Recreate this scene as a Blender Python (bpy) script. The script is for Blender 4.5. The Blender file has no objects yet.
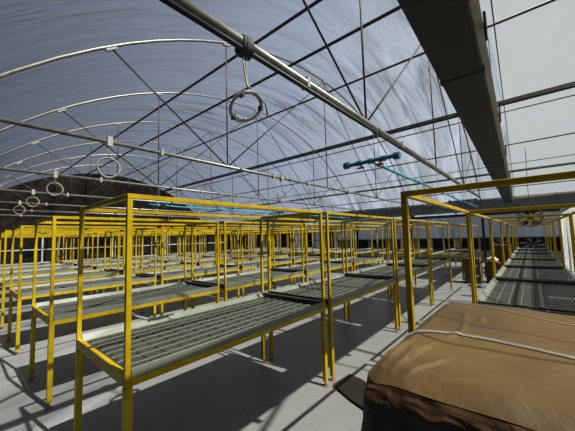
import bpy, bmesh, math, random
from mathutils import Vector, Matrix, noise
random.seed(7)
C = bpy.context.scene
COL = C.collection
PI = math.pi

# ---------------------------------------------------------------- materials
def new_mat(name):
    m = bpy.data.materials.new(name); m.use_nodes = True
    nt = m.node_tree; nt.nodes.clear()
    out = nt.nodes.new('ShaderNodeOutputMaterial')
    return m, nt, out

def surf(name, c1, c2, rough=.5, metal=0., scale=8., bump=0., stretch=(1, 1, 1), lo=.35, hi=.65, rough2=None, spec=.5, detail=6, bump_scale=None):
    m, nt, out = new_mat(name); N = nt.nodes; L = nt.links
    b = N.new('ShaderNodeBsdfPrincipled'); L.new(b.outputs[0], out.inputs[0])
    b.inputs['Metallic'].default_value = metal
    b.inputs['Specular IOR Level'].default_value = spec
    tc = N.new('ShaderNodeTexCoord'); mp = N.new('ShaderNodeMapping'); mp.inputs['Scale'].default_value = stretch
    L.new(tc.outputs['Object'], mp.inputs[0])
    n = N.new('ShaderNodeTexNoise'); n.inputs['Scale'].default_value = scale; n.inputs['Detail'].default_value = detail
    n.inputs['Roughness'].default_value = .65
    L.new(mp.outputs[0], n.inputs['Vector'])
    r = N.new('ShaderNodeValToRGB'); r.color_ramp.elements[0].position = lo; r.color_ramp.elements[1].position = hi
    r.color_ramp.elements[0].color = (*c1, 1); r.color_ramp.elements[1].color = (*c2, 1)
    L.new(n.outputs['Fac'], r.inputs[0]); L.new(r.outputs[0], b.inputs['Base Color'])
    if rough2 is None: b.inputs['Roughness'].default_value = rough
    else:
        mr = N.new('ShaderNodeMapRange'); mr.inputs['To Min'].default_value = rough; mr.inputs['To Max'].default_value = rough2
        L.new(n.outputs['Fac'], mr.inputs['Value']); L.new(mr.outputs[0], b.inputs['Roughness'])
    if bump:
        n2 = N.new('ShaderNodeTexNoise'); n2.inputs['Scale'].default_value = bump_scale or scale * 3; n2.inputs['Detail'].default_value = 5
        L.new(mp.outputs[0], n2.inputs['Vector'])
        bp = N.new('ShaderNodeBump'); bp.inputs['Strength'].default_value = bump; bp.inputs['Distance'].default_value = .02
        L.new(n2.outputs['Fac'], bp.inputs['Height']); L.new(bp.outputs[0], b.inputs['Normal'])
    return m

def film(name, trans, tl_col, tr_col, wr_scale=(5., .55, .9), wr_amt=.35, mix_diff=.35, diff_col=(.6, .62, .65), spread=.0):
    """plastic greenhouse film: part clear, part translucent, wrinkled"""
    m, nt, out = new_mat(name); N = nt.nodes; L = nt.links
    tc = N.new('ShaderNodeTexCoord'); mp = N.new('ShaderNodeMapping'); mp.inputs['Scale'].default_value = wr_scale
    L.new(tc.outputs['Object'], mp.inputs[0])
    n = N.new('ShaderNodeTexNoise'); n.inputs['Scale'].default_value = 1.2; n.inputs['Detail'].default_value = 3
    n.inputs['Distortion'].default_value = .9; n.inputs['Roughness'].default_value = .45
    L.new(mp.outputs[0], n.inputs['Vector'])
    bp = N.new('ShaderNodeBump'); bp.inputs['Strength'].default_value = 1.; bp.inputs['Distance'].default_value = wr_amt
    L.new(n.outputs['Fac'], bp.inputs['Height'])
    nb = N.new('ShaderNodeTexNoise'); nb.inputs['Scale'].default_value = .16; nb.inputs['Detail'].default_value = 1
    L.new(tc.outputs['Object'], nb.inputs['Vector'])
    mb = N.new('ShaderNodeMapRange'); mb.inputs['From Min'].default_value = .38; mb.inputs['From Max'].default_value = .6
    mb.inputs['To Min'].default_value = .3; mb.inputs['To Max'].default_value = 1.
    L.new(nb.outputs['Fac'], mb.inputs['Value'])
    L.new(mb.outputs[0], bp.inputs['Strength'])
    tl = N.new('ShaderNodeBsdfTranslucent'); tl.inputs[0].default_value = (*tl_col, 1); L.new(bp.outputs[0], tl.inputs['Normal'])
    df = N.new('ShaderNodeBsdfDiffuse'); df.inputs[0].default_value = (*diff_col, 1); L.new(bp.outputs[0], df.inputs['Normal'])
    mx = N.new('ShaderNodeMixShader'); mx.inputs[0].default_value = mix_diff
    L.new(tl.outputs[0], mx.inputs[1]); L.new(df.outputs[0], mx.inputs[2])
    tr = N.new('ShaderNodeBsdfTransparent'); tr.inputs[0].default_value = (*tr_col, 1)
    m2 = N.new('ShaderNodeMixShader'); L.new(mx.outputs[0], m2.inputs[1]); L.new(tr.outputs[0], m2.inputs[2])
    # the clear share varies along the wrinkle streaks
    mr = N.new('ShaderNodeMapRange'); mr.inputs['From Min'].default_value = .3; mr.inputs['From Max'].default_value = .7
    mr.inputs['To Min'].default_value = trans - spread; mr.inputs['To Max'].default_value = trans + spread
    mc = N.new('ShaderNodeMath'); mc.operation = 'SUBTRACT'; mc.inputs[1].default_value = .5; L.new(n.outputs['Fac'], mc.inputs[0])
    md = N.new('ShaderNodeMath'); md.operation = 'MULTIPLY_ADD'; md.inputs[2].default_value = .5
    L.new(mc.outputs[0], md.inputs[0]); L.new(mb.outputs[0], md.inputs[1])
    L.new(md.outputs[0], mr.inputs['Value']); L.new(mr.outputs[0], m2.inputs[0])
    L.new(m2.outputs[0], out.inputs[0])
    return m

M = dict(
    yellow=surf('yellow_paint', (.22, .125, .002), (.42, .29, .003), .45, scale=5, lo=.25, hi=.55, bump=.08, spec=.2),
    rust=surf('rusty_pad', (.12, .05, .015), (.3, .14, .04), .7, scale=30),
    tray=surf('tray_plastic', (.022, .026, .021), (.046, .051, .04), .5, scale=3.5, spec=.25),
    lip=surf('tray_rim_plastic', (.12, .132, .105), (.165, .178, .145), .5, scale=6),
    tray_base=surf('tray_groove_plastic', (.01, .012, .01), (.02, .022, .018), .5, scale=4),
    rib=surf('tray_rib_glint', (.13, .143, .115), (.18, .193, .16), .45, scale=6),
    black=surf('black_rubber_and_shade', (.012, .014, .012), (.03, .032, .03), .6, scale=12),
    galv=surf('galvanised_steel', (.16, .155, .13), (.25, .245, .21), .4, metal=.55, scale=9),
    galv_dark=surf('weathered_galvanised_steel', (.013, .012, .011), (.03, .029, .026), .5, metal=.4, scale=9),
    gutter=surf('dull_sheet_metal', (.14, .15, .16), (.2, .21, .22), .5, metal=.3, scale=2),
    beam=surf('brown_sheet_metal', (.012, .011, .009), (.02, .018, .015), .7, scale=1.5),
    pale=surf('pale_painted_metal', (.35, .35, .33), (.45, .45, .43), .5, scale=4),
    white=surf('white_plastic', (.3, .3, .28), (.38, .38, .35), .4, scale=8),
    cable=surf('grey_cable_sheath', (.18, .175, .155), (.27, .26, .23), .45, scale=15),
    blue=surf('blue_pvc', (.015, .22, .31), (.025, .29, .38), .35, scale=6),
    navy=surf('dark_blue_pvc', (.008, .07, .13), (.01, .1, .17), .35, scale=6),
    red=surf('red_valve_plastic', (.35, .03, .03), (.45, .05, .04), .4, scale=10),
    net=surf('dark_shade_net', (.004, .0036, .003), (.016, .013, .01), .9, scale=2.2, spec=.05),
    net_black=surf('black_netting', (.006, .006, .006), (.018, .017, .016), .9, scale=3, spec=.05),
    plinth=surf('painted_block_wall', (.13, .12, .1), (.2, .19, .165), .8, scale=2),
    fan=surf('fan_brown_metal', (.04, .025, .016), (.07, .045, .03), .5, scale=9),
    fan_grey=surf('fan_grey_blade', (.25, .25, .25), (.36, .36, .35), .5, scale=9),
    carton=surf('brown_carton', (.06, .03, .012), (.11, .058, .024), .8, scale=6),
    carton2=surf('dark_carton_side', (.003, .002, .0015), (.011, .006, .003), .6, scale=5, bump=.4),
    kraft=surf('big_carton_board', (.048, .027, .006), (.1, .06, .0145), .55, scale=2.6, bump=.4, bump_scale=9, lo=.3, hi=.65, spec=.4),
    strap=surf('white_strap', (.3, .28, .25), (.38, .36, .33), .35, scale=10),
    cord=surf('dark_cord', (.05, .035, .02), (.09, .06, .035), .6, scale=10),
    label=surf('white_label_paper', (.55, .53, .5), (.68, .66, .62), .7, scale=10),
    crumple=surf('crumpled_paper', (.45, .36, .22), (.62, .5, .33), .7, scale=6),
    roof_taut=film('taut_roof_film', .52, (.115, .125, .13), (.88, .92, .95), wr_scale=(.5, .3, .4), wr_amt=.1, spread=.03, mix_diff=.3, diff_col=(.25, .25, .24)),
    roof=film('roof_film', .56, (.06, .069, .088), (.82, .88, .97), wr_scale=(2.2, .25, .35), wr_amt=.9, spread=.36, mix_diff=.3, diff_col=(.2, .21, .22)),
    curtain=film('grey_blue_curtain_film', .1, (.28, .31, .37), (.6, .65, .7), wr_scale=(2.2, 2.2, .25), wr_amt=.12),
    whitefilm=film('white_side_film', .15, (.7, .7, .65), (.9, .9, .88), wr_scale=(1, 3.5, .4), wr_amt=.25, spread=.05),
)

def concrete():
    m, nt, out = new_mat('polished_concrete'); N = nt.nodes; L = nt.links
    b = N.new('ShaderNodeBsdfPrincipled'); L.new(b.outputs[0], out.inputs[0])
    tc = N.new('ShaderNodeTexCoord')
    n = N.new('ShaderNodeTexNoise'); n.inputs['Scale'].default_value = 1.1; n.inputs['Detail'].default_value = 8; n.inputs['Roughness'].default_value = .6
    n.inputs['Distortion'].default_value = 1.6
    L.new(tc.outputs['Object'], n.inputs['Vector'])
    r = N.new('ShaderNodeValToRGB'); e = r.color_ramp.elements
    e[0].position = .3; e[0].color = (.175, .184, .195, 1); e[1].position = .7; e[1].color = (.2, .206, .208, 1)
    L.new(n.outputs['Fac'], r.inputs[0])
    n2 = N.new('ShaderNodeTexNoise'); n2.inputs['Scale'].default_value = 14; n2.inputs['Detail'].default_value = 6; n2.inputs['Distortion'].default_value = 2.5
    L.new(tc.outputs['Object'], n2.inputs['Vector'])
    mr = N.new('ShaderNodeMapRange'); mr.inputs['From Min'].default_value = .52; mr.inputs['From Max'].default_value = .75
    mr.inputs['To Min'].default_value = 0; mr.inputs['To Max'].default_value = .45
    L.new(n2.outputs['Fac'], mr.inputs['Value'])
    mx = N.new('ShaderNodeMixRGB'); mx.inputs[2].default_value = (.12, .12, .118, 1)
    L.new(mr.outputs[0], mx.inputs[0]); L.new(r.outputs[0], mx.inputs[1]); L.new(mx.outputs[0], b.inputs['Base Color'])
    m3 = N.new('ShaderNodeMapRange'); m3.inputs['To Min'].default_value = .28; m3.inputs['To Max'].default_value = .5
    L.new(n.outputs['Fac'], m3.inputs['Value']); L.new(m3.outputs[0], b.inputs['Roughness'])
    bp = N.new('ShaderNodeBump'); bp.inputs['Strength'].default_value = .15; bp.inputs['Distance'].default_value = .01
    L.new(n2.outputs['Fac'], bp.inputs['Height']); L.new(bp.outputs[0], b.inputs['Normal'])
    return m
M['floor'] = concrete()

# ---------------------------------------------------------------- mesh helpers
class MB:
    def __init__(s): s.bm = bmesh.new()
    def box(s, x0, x1, y0, y1, z0, z1, bev=0.):
        r = bmesh.ops.create_cube(s.bm, size=1)
        for v in r['verts']:
            v.co = Vector(((x0 + x1) / 2 + v.co.x * (x1 - x0), (y0 + y1) / 2 + v.co.y * (y1 - y0), (z0 + z1) / 2 + v.co.z * (z1 - z0)))
        if bev:
            ed = list({e for v in r['verts'] for e in v.link_edges})
            bmesh.ops.bevel(s.bm, geom=ed, offset=bev, segments=1, affect='EDGES')
        return s
    def tube(s, pts, r, n=8, closed=False, cap=True):
        pts = [Vector(p) for p in pts]; k = len(pts); rings = []
        prev = None
        for i, p in enumerate(pts):
            if closed: t = pts[(i + 1) % k] - pts[i - 1]
            else: t = pts[min(i + 1, k - 1)] - pts[max(i - 1, 0)]
            t.normalize()
            if prev is None:
                a = Vector((0, 0, 1)) if abs(t.z) < .9 else Vector((1, 0, 0))
                u = t.cross(a).normalized()
            else:
                u = (prev - t * prev.dot(t)).normalized()
            prev = u; w = t.cross(u)
            rr = r[i] if isinstance(r, (list, tuple)) else r
            rings.append([s.bm.verts.new(p + (u * math.cos(2 * PI * j / n) + w * math.sin(2 * PI * j / n)) * rr) for j in range(n)])
        for i in range(k if closed else k - 1):
            a, b = rings[i], rings[(i + 1) % k]
            for j in range(n):
                s.bm.faces.new((a[j], a[(j + 1) % n], b[(j + 1) % n], b[j]))
        if cap and not closed:
            s.bm.faces.new(rings[0][::-1]); s.bm.faces.new(rings[-1])
        return s
    def grid(s, f, nu, nv):
        vs = [[s.bm.verts.new(f(i / nu, j / nv)) for j in range(nv + 1)] for i in range(nu + 1)]
        for i in range(nu):
            for j in range(nv):
                s.bm.faces.new((vs[i][j], vs[i + 1][j], vs[i + 1][j + 1], vs[i][j + 1]))
        return s
    def prism(s, poly, axis, a, b):
        """poly: 2-D outline; axis 'x' -> (a, p, q); 'z' -> (p, q, a)"""
        def P(p, t): return Vector((t, p[0], p[1])) if axis == 'x' else Vector((p[0], p[1], t))
        lo = [s.bm.verts.new(P(p, a)) for p in poly]; hi = [s.bm.verts.new(P(p, b)) for p in poly]
        n = len(poly)
        s.bm.faces.new(lo[::-1]); s.bm.faces.new(hi)
        for i in range(n): s.bm.faces.new((lo[i], lo[(i + 1) % n], hi[(i + 1) % n], hi[i]))
        return s
    def build(s, name, mat, parent=None, smooth=False, loc=None):
        bmesh.ops.recalc_face_normals(s.bm, faces=s.bm.faces)
        me = bpy.data.meshes.new(name); s.bm.to_mesh(me); s.bm.free()
        if smooth:
            for p in me.polygons: p.use_smooth = True
        me.materials.append(mat)
        o = bpy.data.objects.new(name, me); COL.objects.link(o)
        if parent: o.parent = parent
        if loc: o.location = loc
        return o

def tag(o, label=None, cat=None, group=None, kind=None):
    if label: o['label'] = label
    if cat: o['category'] = cat
    if group: o['group'] = group
    if kind: o['kind'] = kind
    return o
def empty(name, loc, rz=0):
    o = bpy.data.objects.new(name, None); COL.objects.link(o)
    o.location = loc; o.rotation_euler = (0, 0, rz); o.empty_display_size = .1
    return o
def copy_tree(o, kids, parent=None):
    c = o.copy(); COL.objects.link(c)
    if parent: c.parent = parent
    for ch in kids.get(o.name, []): copy_tree(ch, kids, c)
    return c
def kid_map(root):
    d = {}
    def rec(o):
        d[o.name] = [c for c in bpy.data.objects if c.parent == o]
        for c in d[o.name]: rec(c)
    rec(root); return d

# ---------------------------------------------------------------- arch profile (greenhouse runs along x, arches span y)
CY, CZ, RA = 7.3, -3.75, 10.1
YS, YE = -.5, 15.1                      # arch springing lines
def az(y): return CZ + math.sqrt(RA * RA - (y - CY) ** 2)
def anorm(y): v = Vector((0, y - CY, az(y) - CZ)); return v.normalized()
XL, XR = -22.6, 4.41

# ---------------------------------------------------------------- setting
def struct(o): o['kind'] = 'structure'; return o
struct(MB().box(XL - .3, XR + .3, -3.2, 17.6, -.15, 0).build('floor', M['floor']))

XM = -.42
def roofpt(u, v, a=XL, b=XM, off=.035):
    x = a + (b - a) * u; y = YS + (YE + .0 - YS) * v
    # the film sags a little between arches
    t = ((x + 1.59) / 3.0) % 1.0
    sag = -.05 * math.sin(PI * t) ** 2
    n = anorm(y); p = Vector((x, y, az(y))) + n * (off + .03 + sag * .6)
    return p
struct(MB().grid(lambda u, v: roofpt(u, v), 150, 60).build('ceiling', M['roof'], smooth=True))
struct(MB().grid(lambda u, v: roofpt(u, v, XM, XR), 32, 60).build('ceiling_right', M['roof_taut'], smooth=True))
# lean-to strip of film past the gutter
struct(MB().grid(lambda u, v: Vector((XL + (XR - XL) * u, 15.32 + 2.05 * v, 2.95 - .45 * v)), 60, 4).build('ceiling_lean_to', M['roof'], smooth=True))

# left end wall: dark shade net filling the arch
poly = [(YS, 0), (YE, 0)] + [(y, az(y) - .02) for y in [YE - (YE - YS) * i / 40 for i in range(41)]]
struct(MB().prism(poly, 'x', XL - .06, XL).build('wall_left', M['net']))
struct(MB().box(XL - .06, XL, YE + .02, 17.36, 0, 2.9).build('wall_left_lean_to', M['net']))
struct(MB().box(XL + .001, XL + .05, YS, 17.3, 1.17, 1.23).build('trim_1', M['pale']))
struct(MB().box(XL + .001, XL + .06, YS, 17.3, 0, .42).build('baseboard_left', M['plinth']))
for i in range(5):
    y = -.3 + i * 3.8
    tag(MB().box(XL + .06, XL + .12, y, y + .07, 0, 2.45).build('wall_post', M['pale']),
        'pale upright post against the dark net end wall', 'post', 'pale posts along the dark end wall')
# right end: unseen film gable, added to cut sky light
poly = [(YS, 0), (YE, 0)] + [(y, az(y) - .02) for y in [YE - (YE - YS) * i / 40 for i in range(41)]]
struct(MB().prism(poly, 'x', XR, XR + .01).build('wall_right_sky_screen', M['roof']))
# unseen walls and roof behind the camera, added to keep sky light out
struct(MB().box(XL, XR, -3.1, -3.04, 0, 2.7).build('wall_front_blocker', M['net']))
struct(MB().box(XR, XR + .05, -3.1, -.45, 0, 2.7).build('wall_right_front_blocker', M['net']))
struct(MB().box(XL - .05, XL, -3.1, -.52, 0, 2.7).build('wall_left_front_blocker', M['net']))
struct(MB().grid(lambda u, v: Vector((XL + (XR - XL) * u, -.5 - 2.6 * v, 2.75 - .05 * v)), 40, 4).build('ceiling_front_blocker', M['gutter']))

# far wall: plinth, curtain, window band, big dark openings on the left
YW = 17.3
XO = -10.4
struct(MB().box(XL, XR, YW, YW + .1, 0, .62).build('wall_back', M['plinth']))
struct(MB().box(XO, XR, YW + .04, YW + .06, 1.24, 2.5).build('wall_back_curtain', M['curtain']))
struct(MB().box(XL, XO, YW + .04, YW + .06, 2.05, 2.5).build('wall_back_curtain_left', M['curtain']))
struct(MB().box(XL, XR, YW - .03, YW + .02, 1.2, 1.25).build('trim_2', M['galv_dark']))
struct(MB().box(XL, XR, YW - .03, YW + .03, .6, .64).build('trim_3', M['galv_dark']))
wn = 1
x = XL + .2
while x < XR - .3:
    left = x < XO
    w = random.choice((1.0, 1.3, 1.5)) if left else random.choice((.55, .8, 1.0, .45))
    z1 = 2.05 if left else 1.2
    z0 = .45 if left else .64
    struct(MB().box(x, x + w, YW - .02, YW + .035, z0 if left else .64, z1).build('window_%d' % wn, M['net_black'])); wn += 1
    # pale panel between the openings
    g = random.choice((.35, .5, .8)) if left else random.choice((.12, .2, .5, .3))
    struct(MB().box(x + w, x + w + g, YW + .0, YW + .05, .62, z1).build('trim_%d' % (wn + 3), M['curtain'] if left else M['gutter']))
    x += w + g

# eave gutter along the far side
g = MB(); g.box(XL, XR, 14.98, 15.3, 2.45, 2.98, .012)
for k in range(10):
    xx = XL + 1 + k * 2.8
    g.box(xx, xx + .06, 14.965, 15.0, 2.44, 2.99)
tag(g.build('roof_gutter', M['gutter']), 'broad grey sheet-metal gutter along the far eave', 'gutter')
tag(MB().tube([(-22, 14.93, 2.46), (-12, 14.93, 2.45), (-4, 14.93, 2.46), (4.2, 14.93, 2.46)], .028).build('blue_pipe', M['navy'], smooth=True),
    'dark blue pipe running along the lower edge of the far gutter', 'pipe')
rc = empty('rolled_curtain', (-2, 15.12, 2.32))
MB().tube([(-2.7, 0, 0), (-.8, 0, -.015), (1.5, 0, 0), (2.9, 0, 0)], .065, 12).build('roll', M['black'], rc, True)
for xx in (-2.5, -.6, 1.2, 2.7): MB().box(xx - .02, xx + .02, -.08, .08, -.08, .135).build('bracket', M['galv_dark'], rc)
tag(rc, 'black rolled-up side curtain hung below the far grey gutter', 'curtain')

# the wide dark beam overhead
BMZ = 2.73
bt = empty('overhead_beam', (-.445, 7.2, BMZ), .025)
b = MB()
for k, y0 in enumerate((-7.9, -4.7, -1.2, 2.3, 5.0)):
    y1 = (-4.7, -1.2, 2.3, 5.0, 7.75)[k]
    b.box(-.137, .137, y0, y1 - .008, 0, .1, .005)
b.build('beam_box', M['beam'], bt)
e = MB()
e.box(.138, .185, -7.9, 7.7, .03, .045, .003); e.build('edge_strip', M['white'], bt)['label'] = 'light coloured strip along the right edge'
for y0 in (-4.7, -1.2, 2.3, 5.0):
    MB().box(-.143, .15, y0 - .035, y0 + .015, -.008, .108, .003).build('joint_band', M['beam'], bt)
for y0 in (-5.25, -3.6, -1.9, .6, 3.2):
    MB().box(.186, .2, y0, y0 + .06, -.05, .1).build('bracket', M['galv_dark'], bt)
for y0 in (-3.3, 1.2, 5.7):
    yy = 7.2 + y0; MB().tube([(0, y0, .1), (0, y0, az(yy) - BMZ)], .01, 6).build('hanger_rod', M['galv_dark'], bt)
MB().tube([(.23, -7.5, .1), (.235, 0, .1), (.23, 7.5, .09)], .004, 5).build('side_wire', M['cord'], bt)
tag(bt, 'wide dark sheet-metal beam crossing overhead towards the far gutter', 'beam')

# ---------------------------------------------------------------- purlins
def purlin(y, w, h, label, group=None, rnd=False):
    z = az(y); a = math.atan2(y - CY, az(y) - CZ)
    if rnd:
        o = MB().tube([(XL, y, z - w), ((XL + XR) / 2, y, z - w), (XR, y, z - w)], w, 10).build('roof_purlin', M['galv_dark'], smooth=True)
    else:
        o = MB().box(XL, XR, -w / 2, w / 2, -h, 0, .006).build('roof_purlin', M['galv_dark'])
        o.location = (0, y, z - .03); o.rotation_euler = (-a, 0, 0)
    tag(o, label, 'purlin', group)
purlin(4.15, .032, 0, 'round roof pipe nearest the camera, running left under the film', None, True)
purlin(5.78, .04, 0, 'second long round roof pipe from the camera under the film', None, True)
purlin(7.9, .032, 0, 'round roof pipe along the crown of the arches', None, True)
purlin(11.02, .09, .16, 'thickest dark roof beam, running left to right past the wide overhead beam')
purlin(11.5, .022, 0, 'thin roof pipe right beside the thickest dark roof beam', None, True)
purlin(12.88, .026, 0, 'roof pipe between the thickest beam and the lower dark beam', None, True)
purlin(13.65, .016, 0, 'thinnest roof pipe just above the lower dark beam', None, True)
purlin(13.9, .05, .09, 'lower dark square roof beam close above the far gutter')
purlin(14.5, .022, 0, 'lowest thin roof pipe directly above the far grey gutter', None, True)

# ---------------------------------------------------------------- trusses
names = ['nearest roof truss with the large overhead pipe', 'second roof truss from the camera', 'third roof truss from the camera',
         'fourth roof truss from the camera', 'fifth roof truss from the camera', 'sixth roof truss from the camera', 'seventh roof truss, last before the dark end wall']
WEB = [(3.56, 1.41), (3.56, 3.56), (3.56, 7.3), (7.3, 7.3), (10.9, 7.3), (10.9, 10.9), (10.9, 13.1)]
def truss(x, label, big=False):
    t = empty('roof_truss', (x, YS, 0))
    Y = lambda y: y - YS
    n = 36
    MB().tube([(0, Y(YS + (YE - YS) * i / n), az(YS + (YE - YS) * i / n)) for i in range(n + 1)], .024, 8).build('arch_rib', M['galv'], t, True)
    zc = 3.05 if big else 3.0
    yl, yr = -.1, 14.75
    MB().tube([(0, Y(yl), zc), (0, Y(7), zc), (0, Y(yr), zc)], .042 if big else .03, 10).build('bottom_chord', M['galv'], t, True)
    if big:
        MB().tube([(.02, Y(yl), zc - .066), (.02, Y(7), zc - .066), (.02, Y(yr), zc - .066)], .02, 8).build('curtain_rail', M['galv_dark'], t, True)
    for ya, yb in WEB:
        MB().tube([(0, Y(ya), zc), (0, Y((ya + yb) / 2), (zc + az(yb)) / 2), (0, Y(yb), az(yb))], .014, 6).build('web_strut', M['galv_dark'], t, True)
    for yb in (1.41, 3.56, 7.3, 10.9, 13.1):
        s = (az(yb + .1) - az(yb - .1)) / .2
        o = MB().box(-.03, .03, -.09, .09, -.055, -.025, .004).build('clamp', M['white'], t)
        o.location = (0, Y(yb), az(yb)); o.rotation_euler = (math.atan(s), 0, 0)
    for yb in (2.2, 4.9, 6.3, 8.6, 12.1):
        MB().box(-.045, .045, Y(yb) - .02, Y(yb) + .02, zc - .05, zc + .06, .004).build('clamp', M['white'], t)
    tag(t, label, 'truss', 'roof trusses')
for i, nm in enumerate(names): truss(-1.59 - 3 * i, 'steel ' + nm, i == 0)
truss(1.41, 'steel roof truss to the right of the wide dark beam')
# columns carry the trusses
for i in range(8):
    x = -1.59 - 3 * i if i < 7 else 1.41
    c = empty('steel_column', (x, YE - .02, 0))
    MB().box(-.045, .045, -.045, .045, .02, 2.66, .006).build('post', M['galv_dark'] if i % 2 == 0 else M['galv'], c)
    MB().box(-.1, .1, -.1, .1, 0, .02).build('base_plate', M['galv_dark'], c)
    tag(c, ['far steel column under the nearest roof truss', 'far steel column under the second roof truss', 'far steel column under the third roof truss', 'far steel column under the fourth roof truss',
            'far steel column under the fifth roof truss', 'far steel column under the sixth roof truss', 'far steel column under the seventh roof truss', 'far steel column to the right of the wide beam'][i], 'column', 'steel columns below the far gutter')

# ---------------------------------------------------------------- cable coils hung from the chords
def coil(x, y, zt, zc, r, label, tilt=0., big=False, grp='cable coils on the roof pipes'):
    t = empty('cable_coil', (x, y, zt)); rnd = random.Random(int(y * 100 + x * 7))
    d = zc - zt
    loops = 4 if big else 3; pts = []
    nn = 28
    for k in range(loops * nn + 1):
        a = PI / 2 + 2 * PI * k / nn
        rr = r * (1 + .06 * math.sin(a * .37 + k * .01) + .03 * (k // nn))
        u = math.cos(a) * rr; v = math.sin(a) * rr
        pts.append((.012 * math.sin(a * .61) + v * math.sin(tilt) * .9, u * 1.0, d + v * math.cos(tilt)))
    MB().tube(pts, .0075 if big else .008, 6).build('coil', M['cable'], t, True)
    p0 = Vector(pts[0])
    tail = [(0, -.02, -.03), (.01, -.03, (p0.z) * .45), (.015, .0, p0.z * .8), (p0.x, p0.y, p0.z)]
    MB().tube(tail, .0085, 6).build('lead', M['cable'], t, True)
    if big:
        tail2 = [(.02, .01, -.03), (.0, .0, p0.z * .5), (-.01, .04, p0.z * .85), (p0.x, p0.y + .07, p0.z - .03), (p0.x, .1, d + .02), (p0.x, .12, d - .06)]
        MB().tube(tail2, .0075, 6).build('lead', M['cable'], t, True)
        b = MB()
        for k in range(4):
            b.tube([(math.cos(q * PI / 6) * (.056 + .004 * (k % 2)), -.045 + .022 * k + .008 * math.sin(q * PI / 6 + k), -.045 + math.sin(q * PI / 6) * (.072 + .006 * (k % 2))) for q in range(12)], .014, 6, closed=True)
        b.build('tape_wrap', M['black'], t, True)
        for a in (.3, 2.5, 4.3):
            cc = Vector((math.sin(a) * r * math.sin(tilt), math.cos(a) * r, d + math.sin(a) * r * math.cos(tilt)))
            MB().box(-.022, .022, -.012, .012, -.022, .022, .004).build('tie', M['black'], t, loc=cc)
    else:
        MB().box(-.04, .045, -.035, .035, -.07, .075, .006).build('junction_box', M['white'], t)
    tag(t, label, 'cable', grp)
coil(-1.59, 1.42, 3.07, 2.55, .125, 'coiled cable looped under the nearest large pipe, black tape at top', tilt=1.0, big=True)
coil(-4.59, 1.43, 3.0, 2.62, .14, 'cable coil under a white box on the second roof pipe', grp='cable coils on the roof pipes')
coil(-7.59, 1.36, 3.0, 2.69, .13, 'cable coil hanging from the third roof pipe, left of the white box')
coil(-10.59, 1.42, 3.0, 2.73, .13, 'small cable coil far left hanging from the fourth roof pipe')
coil(-13.59, 1.48, 3.0, 2.75, .14, 'faint cable coil far left hanging from the fifth roof pipe')
coil(-4.59, 5.2, 3.0, 2.55, .14, 'cable coil at mid picture, above the yellow frames, on the second roof pipe')

# ---------------------------------------------------------------- irrigation pipes
def irrigation(x, y0, y1, z, crosses, label, big=True):
    t = empty('irrigation_pipe', (x, y0, z))
    pts = []
    n = 14
    for i in range(n + 1):
        u = i / n
        pts.append((.012 * math.sin(u * 9), (y1 - y0) * u, -.02 * math.sin(PI * ((u * 4) % 1))))
    MB().tube(pts, .02, 8).build('main_pipe', M['blue'], t, True)
    for yc in crosses:
        yy = yc - y0
        c = MB(); c.tube([(-.36, yy, -.005), (0, yy, .0), (.36, yy, .005)], .026, 10)
        for xx in (-.34, .34): c.tube([(xx - .035, yy, 0), (xx + .035, yy, 0)], .046, 10)
        for xx in (-.16, 0, .17): c.tube([(xx - .03, yy, 0), (xx + .03, yy, 0)], .036, 10)
        cp = c.build('cross_pipe', M['navy'], t, False)
        for xx in (-.13, .13):
            v = MB(); v.tube([(xx, yy, -.02), (xx, yy, -.06)], .013, 6); v.box(xx - .055, xx + .04, yy - .012, yy + .012, -.078, -.055, .004)
            v.build('valve', M['red'], cp)['label'] = 'red valve handle'
    k = 0
    yy = .25
    while yy < y1 - y0:
        MB().tube([(0, yy, .02), (0, yy, 3.0 - z + .0 if abs(x + 1.5) < .2 else 3.0 - z)], .004, 5).build('hanger_wire', M['pale'], t)
        MB().box(-.026, .026, yy - .012, yy + .012, -.028, .03, .003).build('clip', M['white'], t)
        yy += 1.62
    tag(t, label, 'pipe', 'blue irrigation pipes')
irrigation(-1.52, 3.5, 13.2, 2.5, (3.47, 6.8, 10.0), 'light blue pipe with red-valved cross pieces beside the wide dark beam')
irrigation(-7.55, 3.3, 14.2, 2.5, (3.6, 8.2), 'thin light blue pipe crossing above the middle of the yellow frames')
irrigation(-13.55, 5.0, 14.2, 2.5, (5.4, 9.8), 'farthest blue pipe, low behind the yellow frames')

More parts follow.
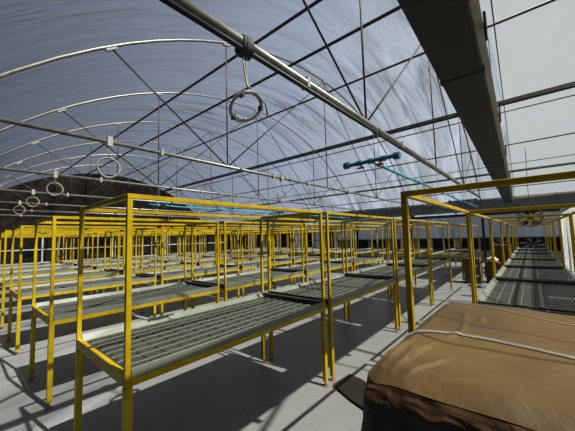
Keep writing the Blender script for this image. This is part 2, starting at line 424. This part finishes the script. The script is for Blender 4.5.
# ---------------------------------------------------------------- benches
BW, BL, ZR, ZT = .95, 1.96, .8, 1.82
def make_bench(near_end):
    r = empty('plant_bench', (0, 0, 0))
    hx, hy, q, p = BW / 2, BL / 2, .042, .028
    for sx in (-1, 1):
        for sy in (-1, 1):
            def rng(s_, h, d): return sorted((s_ * h, s_ * (h - d)))
            x0, x1 = rng(sx, hx, q); y0, y1 = rng(sy, hy, q)
            lg = MB().box(x0, x1, y0, y1, .05, ZR - .042, .003).build('leg', M['yellow'], r)
            f = MB(); cx, cy = (x0 + x1) / 2, (y0 + y1) / 2
            f.tube([(cx, cy, .008), (cx, cy, .06)], .007, 8); f.tube([(cx, cy, 0), (cx, cy, .01)], .03, 12)
            f.build('foot', M['rust'], lg)
            x0, x1 = rng(sx, hx - .001, p); y0, y1 = rng(sy, hy - .001, p)
            MB().box(x0, x1, y0, y1, ZR - .041, ZT - p - .001, .002).build('post', M['yellow'], r)
        x0, x1 = rng(sx, hx - .001, p)
        MB().box(x0, x1, -hy + .001, hy - .001, ZT - p, ZT, .002).build('top_rail', M['yellow'], r)
        MB().box(x0, x1, -hy + p + .001, hy - p - .001, ZR - .04, ZR, .003).build('bed_rail', M['yellow'], r)
    for sy in (-1, 1):
        y0, y1 = rng(sy, hy - .001, p)
        MB().box(-hx + p + .001, hx - p - .001, y0, y1, ZT - p, ZT, .002).build('top_rail', M['yellow'], r)
        hh = ZR + .033 if near_end and sy < 0 else ZR
        MB().box(-hx + p + .001, hx - p - .001, y0, y1, ZR - .04, hh, .003).build('bed_rail', M['yellow'], r)
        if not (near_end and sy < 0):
            MB().box(-hx + p + .004, hx - p - .004, y0 - .003, y1 + .003, ZR + .001, ZR + .058, .003).build('end_shade_strip', M['black'], r)['label'] = 'tray end wall with its shade painted black'  # tray end face, its shade painted in as black
    q = p
    for yy in (-.33, .33):
        MB().box(-hx + q, hx - q, yy - .015, yy + .015, ZR - .035, ZR - .005, .003).build('cross_bar', M['yellow'], r)
    # tray: floor with a grid of raised pads, sloping inner walls
    tw, tl = hx - .002, hy - q - .006
    zf = ZR + .004
    tr = MB().box(-tw + .05, tw - .05, -tl, tl, zf - .003, zf + .004).build('tray', M['tray_base'], r)
    t = MB()
    nx, ny = 8, 15
    iw, il = 2 * (tw - .065), 2 * (tl - .03)
    px, py = iw / nx, il / ny
    for i in range(nx):
        for j in range(ny):
            cx = -iw / 2 + px * (i + .5); cy = -il / 2 + py * (j + .5)
            a, b = px / 2 - .006, py / 2 - .008; a2, b2 = a - .006, b - .006
            lo = [t.bm.verts.new((cx + u * a, cy + v * b, zf + .004)) for u, v in ((-1, -1), (1, -1), (1, 1), (-1, 1))]
            hi = [t.bm.verts.new((cx + u * a2, cy + v * b2, zf + .011)) for u, v in ((-1, -1), (1, -1), (1, 1), (-1, 1))]
            t.bm.faces.new(hi)
            for k in range(4): t.bm.faces.new((lo[k], lo[(k + 1) % 4], hi[(k + 1) % 4], hi[k]))
    t.build('cell_panel', M['tray'], tr)
    rb = MB()
    for i in range(nx + 1):
        cx = -iw / 2 + px * i
        rb.box(cx - .0025, cx + .0025, -tl + .02, tl - .02, zf + .004, zf + .014)
    rb.build('rib_grid', M['rib'], tr)['label'] = 'lengthwise ribs with glints painted pale'  # pale rib colour paints in the light caught on the edges
    lp = MB()
    for s in (-1, 1):
        prof = [(s * tw, ZR + .001), (s * tw, ZR + .052), (s * (tw - .012), ZR + .054), (s * (tw - .055), ZR + .008), (s * (tw - .055), ZR + .001)]
        lo = [lp.bm.verts.new((p[0], -tl, p[1])) for p in prof]; hi = [lp.bm.verts.new((p[0], tl, p[1])) for p in prof]
        lp.bm.faces.new(lo); lp.bm.faces.new(hi[::-1])
        for k in range(5): lp.bm.faces.new((lo[k], lo[(k + 1) % 5], hi[(k + 1) % 5], hi[k]))
    lp.build('rim', M['lip'], tr)['label'] = 'pale raised rim'
    return r

protos = [make_bench(True), make_bench(False)]; kids = [kid_map(p) for p in protos]
ORD = ['first', 'second', 'third', 'fourth', 'fifth', 'sixth', 'seventh', 'eighth', 'ninth', 'tenth']
used = [False, False]
def place(x, y, label, group, jit=.004, t=1):
    o = protos[t] if not used[t] else copy_tree(protos[t], kids[t])
    used[t] = True
    o.location = (x, y, 0); o.rotation_euler.z = random.uniform(-jit, jit)
    if group.startswith('right'): o.scale.z = .972
    tag(o, label, 'bench', group)
    return o
G = .1; PY = BL + G
XR_ROWS = [-1.71, -3.56, -5.58, -7.5, -9.45, -11.4, -13.35]
for ri, xr in enumerate(XR_ROWS):
    for k in range(4):
        nth = ['nearest', 'second', 'third', 'last'][k]
        place(xr - BW / 2, .63 + PY * k + BL / 2, 'yellow frame bench with grey tray, %s one along the %s row left of the aisle' % (nth, ORD[ri]), 'near block of yellow benches', t=min(k, 1))
    for k in range(2):
        nth = ['near', 'far'][k]
        place(xr - BW / 2, 10.5 + PY * k + BL / 2, 'yellow bench beyond the cross gap, %s one in the %s row left' % (nth, ORD[ri]), 'far block of yellow benches', t=min(k, 1))
XRR = -.03
for k in range(4):
    place(XRR, 1.5 + PY * k + BL / 2, ['yellow frame bench just behind the big cardboard box', 'yellow bench in the right-hand row, second from the cardboard box',
                                      'yellow bench in the right-hand row, third from the cardboard box', 'yellow bench in the right-hand row, fourth from the cardboard box'][k], 'right-hand row of benches', .0, min(k, 1))
for k in range(3):
    place(XRR, 10.12 + PY * k + BL / 2, 'yellow bench in the right-hand row past the gap, %s of three' % ['first', 'second', 'last'][k], 'right-hand row of benches', .0, min(k, 1))

# ---------------------------------------------------------------- white side curtain strips right of the right-hand row
yy = 2.2; k = 0
while yy < 17:
    w = random.choice((.8, 1.1, 1.4)); w = min(w, 17.1 - yy)
    if w < .3: break
    ph = random.random() * 6
    def f(u, v, yy=yy, w=w, ph=ph):
        y = yy + w * u
        return Vector((1.02 + .025 * math.sin(u * 14 + ph) * (1 - .4 * v), y, .05 + 2.2 * v))
    o = MB().grid(f, 20, 8).build('side_curtain', M['whitefilm'], smooth=True)
    tag(o, 'white plastic curtain strip hanging right of the right-hand bench row', 'curtain', 'white curtain strips along the right side')
    yy += w + random.choice((.06, .12, .2)); k += 1
tag(MB().tube([(1.02, 1.9, 2.27), (1.02, 9, 2.27), (1.02, 17.2, 2.27)], .018, 8).build('curtain_rail', M['galv_dark'], smooth=True),
    'long rail from which the white curtain strips hang', 'rail')

# ---------------------------------------------------------------- circulation fans
def circ_fan(x, y, z, r, label, mat, rx=0., rz=0., body='fan', depth=.12, top=3.0):
    t = empty('circulation_fan', (x, y, z), rz)
    n = 28
    ring = MB()
    for dy in (-depth / 2, depth / 2):
        ring.tube([(math.cos(2 * PI * i / n) * r, dy, math.sin(2 * PI * i / n) * r) for i in range(n)], .012, 6, closed=True)
    ring.tube([(math.cos(2 * PI * i / n) * r * .3, -depth / 2, math.sin(2 * PI * i / n) * r * .3) for i in range(n)], .006, 5, closed=True)
    c = ring.build('cage_ring', M[body], t, True)
    for k in range(8):
        a = 2 * PI * k / 8 + .2
        MB().tube([(0, -depth / 2, 0), (math.cos(a) * r, -depth / 2, math.sin(a) * r)], .006, 5).build('spoke', M[body], t)
    for k in range(6):
        a = 2 * PI * k / 6
        def f(u, v, a=a):
            rad = .05 + (r * .9 - .05) * u; aa = a + (v - .5) * (.75 - .15 * u)
            return Vector((math.cos(aa) * rad, (v - .5) * .07, math.sin(aa) * rad))
        b = MB().grid(f, 5, 3)
        bmesh.ops.solidify(b.bm, geom=b.bm.faces[:], thickness=.004)
        b.build('blade', mat, t)
    MB().tube([(0, -.05, 0), (0, .09, 0)], [.055, .05], 14).build('hub', M[body], t, True)
    MB().tube([(0, 0, r), (0, 0, top - z)], .006, 6).build('hanger', M[body], t)
    t.rotation_euler = (rx, 0, rz)
    tag(t, label, 'fan', 'hanging circulation fans')
circ_fan(0.0, 8.4, 1.86, .215, 'round brown fan hanging in the right-hand bench row', M['black'], rx=.15, rz=.1, top=3.4)
circ_fan(-3.15, 9.9, 1.78, .17, 'small dark hanging fan over the end of the front benches', M['black'], rx=.15, rz=.6, body='black')
circ_fan(-5.1, 7.05, 1.82, .1, 'small pale hanging fan above the second bench row', M['white'], rz=.7, body='cable')

# exhaust fan in the far wall behind the right-hand row
def exhaust(x, label):
    t = empty('exhaust_fan', (x, YW - .1, .95))
    f = MB()
    for a, b, c, d in ((-.5, .5, -.33, -.29), (-.5, .5, .24, .28), (-.5, -.46, -.29, .24), (.46, .5, -.29, .24)): f.box(a, b, -.05, .05, c, d)
    f.build('frame', M['galv_dark'], t)
    MB().box(-.46, .46, .03, .045, -.29, .24).build('back_panel', M['net_black'], t)
    for k in range(6):
        a = 2 * PI * k / 6 + .5
        def g(u, v, a=a):
            rad = .04 + .4 * u; aa = a + (v - .5) * (.5) + .4 * u
            return Vector((math.cos(aa) * rad, (v - .5) * .04 - .01, math.sin(aa) * rad * .58 - .02))
        b = MB().grid(g, 6, 3); bmesh.ops.solidify(b.bm, geom=b.bm.faces[:], thickness=.004)
        b.build('blade', M['fan_grey'], t)
    MB().tube([(0, -.03, -.02), (0, .02, -.02)], .05, 12).build('hub', M['galv_dark'], t)
    tag(t, label, 'fan', 'exhaust fans in the far wall')
exhaust(.0, 'grey bladed exhaust fan in the far wall at the end of the right-hand row')
exhaust(-1.15, 'grey bladed exhaust fan in the far wall, left of the row end')

# ---------------------------------------------------------------- cartons in the distance
def carton(x, y, z, w, d, h, rz, label, lab=True):
    t = empty('carton', (x, y, z), rz)
    MB().box(-w / 2, w / 2, -d / 2, d / 2, 0, h, .006).build('box_body', M['carton'], t)
    MB().box(-.025, .025, -d / 2 - .001, d / 2 + .001, h - .001, h + .0015).build('tape', M['crumple'], t)
    if lab: MB().box(-w * .12 + .06, w * .22 + .06, -d / 2 - .002, -d / 2, h * .4, h * .75).build('paper_label', M['label'], t)
    tag(t, label, 'carton', 'cartons stacked past the bench rows')
side = ['lowest', 'second', 'third', 'fourth', 'top']
for k in range(5):
    carton(-1.44 + random.uniform(-.01, .01), 10.38, .15 * k + .001 * k, .44, .4, .149, random.uniform(-.06, .06), 'brown carton, %s of the left stack by the far aisle' % side[k], k in (1, 3))
for k in range(4):
    carton(-.96 + random.uniform(-.02, .02), 10.75, .15 * k + .001 * k, .38, .4, .149, random.uniform(-.06, .06), 'brown carton, %s of the lower right stack by the far aisle' % (side[k] if k < 3 else 'top'), k in (0, 2))
for k in range(4):
    carton(-.86, 13.3, .26 * k + .001 * k, .5, .5, .259, random.uniform(-.05, .05), 'large brown carton, %s of the tall stack beside the far right benches' % (side[k] if k < 3 else 'top'), False)
# crumpled paper bag on the lower stack
b = MB(); bmesh.ops.create_icosphere(b.bm, subdivisions=3, radius=1)
for v in b.bm.verts:
    n = noise.noise(v.co * 2.3) * .35 + noise.noise(v.co * 6) * .12
    v.co *= 1 + n; v.co = Vector((v.co.x * .15, v.co.y * .13, v.co.z * .1))
    v.co.z = max(v.co.z, -.07)
o = b.build('paper_bag', M['crumple']); o.location = (-.97, 10.72, .604 + .07)
tag(o, 'crumpled tan paper bag on top of the lower carton stack', 'bag')
# small blue coil of tape and a dark bottle on the floor
t = empty('tape_roll', (-1.22, 9.6, 0))
MB().tube([(math.cos(a * PI / 8) * .055, math.sin(a * PI / 8) * .055, .03) for a in range(16)], .028, 8, closed=True).build('roll', M['navy'], t, True)
MB().tube([(.06, 0, .01), (.14, .03, .012), (.2, -.02, .012)], .008, 6).build('loose_end', M['blue'], t, True)
tag(t, 'small blue roll lying on the floor in front of the cartons', 'tape roll')
t = empty('dark_clamp', (-1.42, 9.7, 0))
MB().box(-.07, .07, -.04, .04, 0, .045, .008).build('body', M['black'], t)
MB().tube([(0, 0, .04), (.04, .02, .08)], .01, 6).build('handle', M['black'], t)
tag(t, 'small black clamp on the floor left of the blue roll', 'clamp')

# ---------------------------------------------------------------- the big cardboard box in front
BX0, BX1, BY0, BY1, BZ = -.325, 1.15, .63, 1.46, 1.25
box = empty('cardboard_box', ((BX0 + BX1) / 2, (BY0 + BY1) / 2, 0))
ox, oy = (BX0 + BX1) / 2, (BY0 + BY1) / 2
creases = [((-.295, .67), (-.28, .87), .011, .008), ((-.265, .655), (-.225, .87), .012, .008), ((-.235, .65), (-.16, .80), .008, .007), ((-.315, .70), (-.312, .84), .008, .007),
           ((-.18, 1.0), (-.19, 1.13), .008, .007), ((-.19, 1.13), (-.21, 1.24), .007, .007), ((-.145, 1.14), (-.155, 1.23), .007, .006), ((-.21, .93), (-.18, .99), .006, .007),
           ((-.2, .66), (-.08, .72), .004, .008), ((-.245, .70), (-.265, .83), .006, .006)]
def segd(p, a, b):
    a = Vector(a); b = Vector(b); d = b - a; t = max(0, min(1, (p - a).dot(d) / d.length_squared))
    return (p - a - d * t).length, t
def top_z(x, y):
    z = BZ + .006 * noise.noise(Vector((x * 3, y * 3, 1))) + .0025 * noise.noise(Vector((x * 11, y * 9, 5)))
    for a, b, h, w in creases:
        d, t = segd(Vector((x, y)), a, b); z += h * math.exp(-(d / w) ** 2) * math.sin(PI * min(max(t, .08), .92))
    e = min(x - BX0, y - BY0, BX1 - x, BY1 - y)
    if e < .05: z -= (.05 - e) ** 2 * 5
    ec = math.hypot(max(0, .1 - (x - BX0)), max(0, .1 - (y - BY0)))
    if ec > .06: z -= (ec - .06) * .35
    return z
def tp(u, v):
    u2 = u ** 1.5; x = BX0 + (BX1 - BX0) * u2; y = BY0 + (BY1 - BY0) * v ** 1.15
    # round the near left corner in plan
    cx, cy, cr = BX0 + .045, BY0 + .045, .045
    if x < cx and y < cy:
        d = Vector((x - cx, y - cy)); m = max(abs(d.x), abs(d.y))
        if d.length > 0: d = d * (m / d.length)
        px, py = cx + d.x, cy + d.y
    else: px, py = x, y
    return Vector((px - ox, py - oy, top_z(x, y)))
MB().grid(tp, 190, 120).build('top_panel', M['kraft'], box, True)
# side skin, crushed and flaring towards the bottom at the near left corner
ring = []
def ringpt(s):
    L = [(BX1, BY0), (BX0 + .045, BY0)]
    return None
outl = []
nF = 90
for i in range(nF + 1): outl.append((BX1 + (BX0 + .045 - BX1) * i / nF, BY0))
for i in range(1, 8):
    a = PI / 2 * i / 8; outl.append((BX0 + .045 - .045 * math.sin(a), BY0 + .045 - .045 * math.cos(a)))
for i in range(50): outl.append((BX0, BY0 + .045 + (BY1 - BY0 - .045) * i / 49))
for i in range(1, 31): outl.append((BX0 + (BX1 - BX0) * i / 30, BY1))
for i in range(1, 20): outl.append((BX1, BY1 + (BY0 - BY1) * i / 20))
no = len(outl); nz = 60
sk = MB(); rows = []
for j in range(nz + 1):
    v = j / nz; row = []
    for i, (x, y) in enumerate(outl):
        zt = top_z(x, y) - .001; z = .13 + (zt - .13) * (1 - v) ** 1.4
        dn = (zt - z)
        c = Vector((x - (BX0 + BX1) / 2, y - (BY0 + BY1) / 2)).normalized()
        w = math.exp(-(math.hypot(x - BX0, y - BY0) / .12) ** 2)
        fl = w * min(dn, .25) * .22
        cr = .012 * noise.noise(Vector((x * 9, y * 9, z * 14))) + .006 * noise.noise(Vector((x * 30, y * 30, z * 34)))
        cr *= min(1, dn * 12)
        row.append(sk.bm.verts.new((x - ox + c.x * (fl + cr) * 1.0, y - oy + c.y * (fl * .2 + cr), z)))
    rows.append(row)
for j in range(nz):
    for i in range(no):
        sk.bm.faces.new((rows[j][i], rows[j][(i + 1) % no], rows[j + 1][(i + 1) % no], rows[j + 1][i]))
sk.bm.faces.new(rows[-1])
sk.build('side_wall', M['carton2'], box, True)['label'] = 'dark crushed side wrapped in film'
# ragged folded edge hanging over the near side
rg = random.Random(3)
fl = MB()
hts = [.028 + .03 * abs(noise.noise(Vector((i * .23, 2, 0)))) + (.02 if rg.random() < .12 else 0) for i in range(121)]
def fp(u, v):
    x = BX0 + .02 + (BX1 - BX0 - .02) * u; h = hts[int(round(u * 120))]
    return Vector((x - ox, BY0 - oy - .008 - .012 * math.sin(v * PI / 2) - .004 * noise.noise(Vector((x * 20, v * 3, 0))), top_z(x, BY0) + .001 - h * v))
fl.grid(fp, 120, 5); bmesh.ops.solidify(fl.bm, geom=fl.bm.faces[:], thickness=.003)
fl.build('torn_flap', M['carton'], box)['label'] = 'torn folded edge'
def band(pts, w, name, mat, lift=.004, th=.0015, label=None):
    P = []
    n = 50
    for i in range(n + 1):
        u = i / n * (len(pts) - 1); k = min(int(u), len(pts) - 2); f = u - k
        P.append(Vector(pts[k]) * (1 - f) + Vector(pts[k + 1]) * f)
    def f(u, v):
        i = int(round(u * n)); p = P[i]; t = (P[min(i + 1, n)] - P[max(i - 1, 0)]).normalized(); nn = Vector((-t.y, t.x))
        q = p + nn * w * (v - .5)
        return Vector((q.x - ox, q.y - oy, max(top_z(q.x, q.y), top_z(p.x, p.y)) + lift))
    b = MB().grid(f, n, 2); bmesh.ops.solidify(b.bm, geom=b.bm.faces[:], thickness=th)
    o = b.build(name, mat, box)
    if label: o['label'] = label
band([(-.318, .915), (-.27, .95), (-.23, .967), (-.17, .98), (-.07, .97), (0, .955), (.07, .935), (.3, .86), (1.1, .62 + .04)], .02, 'strap', M['strap'], .003, .001, label='white plastic strap across the top')
band([(-.27, 1.40), (-.15, 1.385), (-.05, 1.33), (.01, 1.30), (.09, 1.27), (.4, 1.16), (1.1, .95)], .006, 'strap', M['strap'], .003, .001, label='thin second strap near the back edge')
band([(-.3, .935), (-.24, .9), (-.19, .882), (-.08, .888), (-.01, .89), (.06, .9), (.4, .95), (1.1, 1.02)], .005, 'cord', M['cord'], .003, .003)
band([(-.29, 1.16), (-.2, 1.12), (-.14, 1.1), (-.05, 1.098), (.07, 1.08), (.5, 1.05), (1.1, 1.02)], .003, 'cord', M['cord'], .002, .002)
# pallet under the box
pal = empty('wooden_pallet', (ox, oy, 0))
for k in range(7):
    xx = -.72 + k * .21
    MB().box(xx, xx + .17, -.42, .42, .108, .128, .003).build('deck_board', M['carton'], pal)
for yy in (-.4, -.04, .32): MB().box(-.72, .72, yy, yy + .08, 0, .107, .004).build('runner', M['carton'], pal)
tag(pal, 'wooden pallet on the floor under the big cardboard box', 'pallet')
tag(box, 'big worn cardboard box with white strap filling the lower right foreground', 'box')
# flattened dark carton sheet on the floor beside the bench feet
s = MB()
s.prism([(-1.66, 2.6), (-1.63, 2.9), (-1.47, 2.87), (-1.0, 2.65), (-1.08, 2.36), (-1.39, 2.47)], 'z', .02, .028)
o = s.build('carton_sheet', M['carton2']);
tag(o, 'dark flattened cardboard sheet on the floor beside the front bench feet', 'cardboard')

# ---------------------------------------------------------------- light
w = bpy.data.worlds.new('World'); C.world = w; w.use_nodes = True
nt = w.node_tree; nt.nodes.clear()
out = nt.nodes.new('ShaderNodeOutputWorld'); bg = nt.nodes.new('ShaderNodeBackground')
EL, AZ = math.radians(57), math.radians(8)     # AZ: turned from +x towards +y
dv = Vector((math.cos(EL) * math.cos(AZ), math.cos(EL) * math.sin(AZ), math.sin(EL)))
# hazy sky, brightening towards the sunny far right
tc = nt.nodes.new('ShaderNodeTexCoord'); dt = nt.nodes.new('ShaderNodeVectorMath'); dt.operation = 'DOT_PRODUCT'
dt.inputs[1].default_value = (.507, .862, 0)
nt.links.new(tc.outputs['Generated'], dt.inputs[0])
mr = nt.nodes.new('ShaderNodeMapRange'); mr.inputs['From Min'].default_value = -1; mr.inputs['From Max'].default_value = 1
nt.links.new(dt.outputs['Value'], mr.inputs['Value'])
rp = nt.nodes.new('ShaderNodeValToRGB'); e = rp.color_ramp.elements
e[0].position = 0; e[0].color = (.04, .05, .075, 1); e[1].position = 1; e[1].color = (.68, .71, .72, 1)
for pos, c in ((.27, (.085, .105, .15)), (.4, (.17, .2, .26)), (.52, (.27, .315, .4)), (.66, (.44, .5, .6)), (.8, (.64, .68, .72)), (.9, (.68, .71, .73))):
    a = e.new(pos); a.color = (*c, 1)
nt.links.new(mr.outputs[0], rp.inputs[0]); nt.links.new(rp.outputs[0], bg.inputs[0]); bg.inputs[1].default_value = 1.15
nt.links.new(bg.outputs[0], out.inputs[0])
sd = bpy.data.lights.new('Sun', 'SUN'); sd.energy = 17; sd.angle = math.radians(.6); sd.color = (1, .91, .74)
so = bpy.data.objects.new('Sun', sd); COL.objects.link(so)
so.rotation_euler = dv.to_track_quat('Z', 'Y').to_euler(); so.location = (6, 3, 12)

# ---------------------------------------------------------------- camera
F_PX, YAW, PIT, ROL = 285.0, .705, .0751, -.0275
f = Vector((-math.sin(YAW) * math.cos(PIT), math.cos(YAW) * math.cos(PIT), math.sin(PIT)))
r0 = Vector((math.cos(YAW), math.sin(YAW), 0)); u0 = r0.cross(f)
r = math.cos(ROL) * r0 + math.sin(ROL) * u0; u = -math.sin(ROL) * r0 + math.cos(ROL) * u0
cd = bpy.data.cameras.new('Camera'); cd.sensor_fit = 'HORIZONTAL'; cd.sensor_width = 36; cd.lens = F_PX / 575 * 36; cd.clip_start = .05
co = bpy.data.objects.new('Camera', cd); COL.objects.link(co)
m = Matrix(((r.x, u.x, -f.x, 0), (r.y, u.y, -f.y, 0), (r.z, u.z, -f.z, 1.55), (0, 0, 0, 1)))
co.matrix_world = m
C.camera = co
v = C.view_settings; v.view_transform = 'Standard'; v.look = 'None'; v.gamma = 1; v.use_curve_mapping = False; v.exposure = -.1
C.cycles.max_bounces = 8; C.cycles.transparent_max_bounces = 12
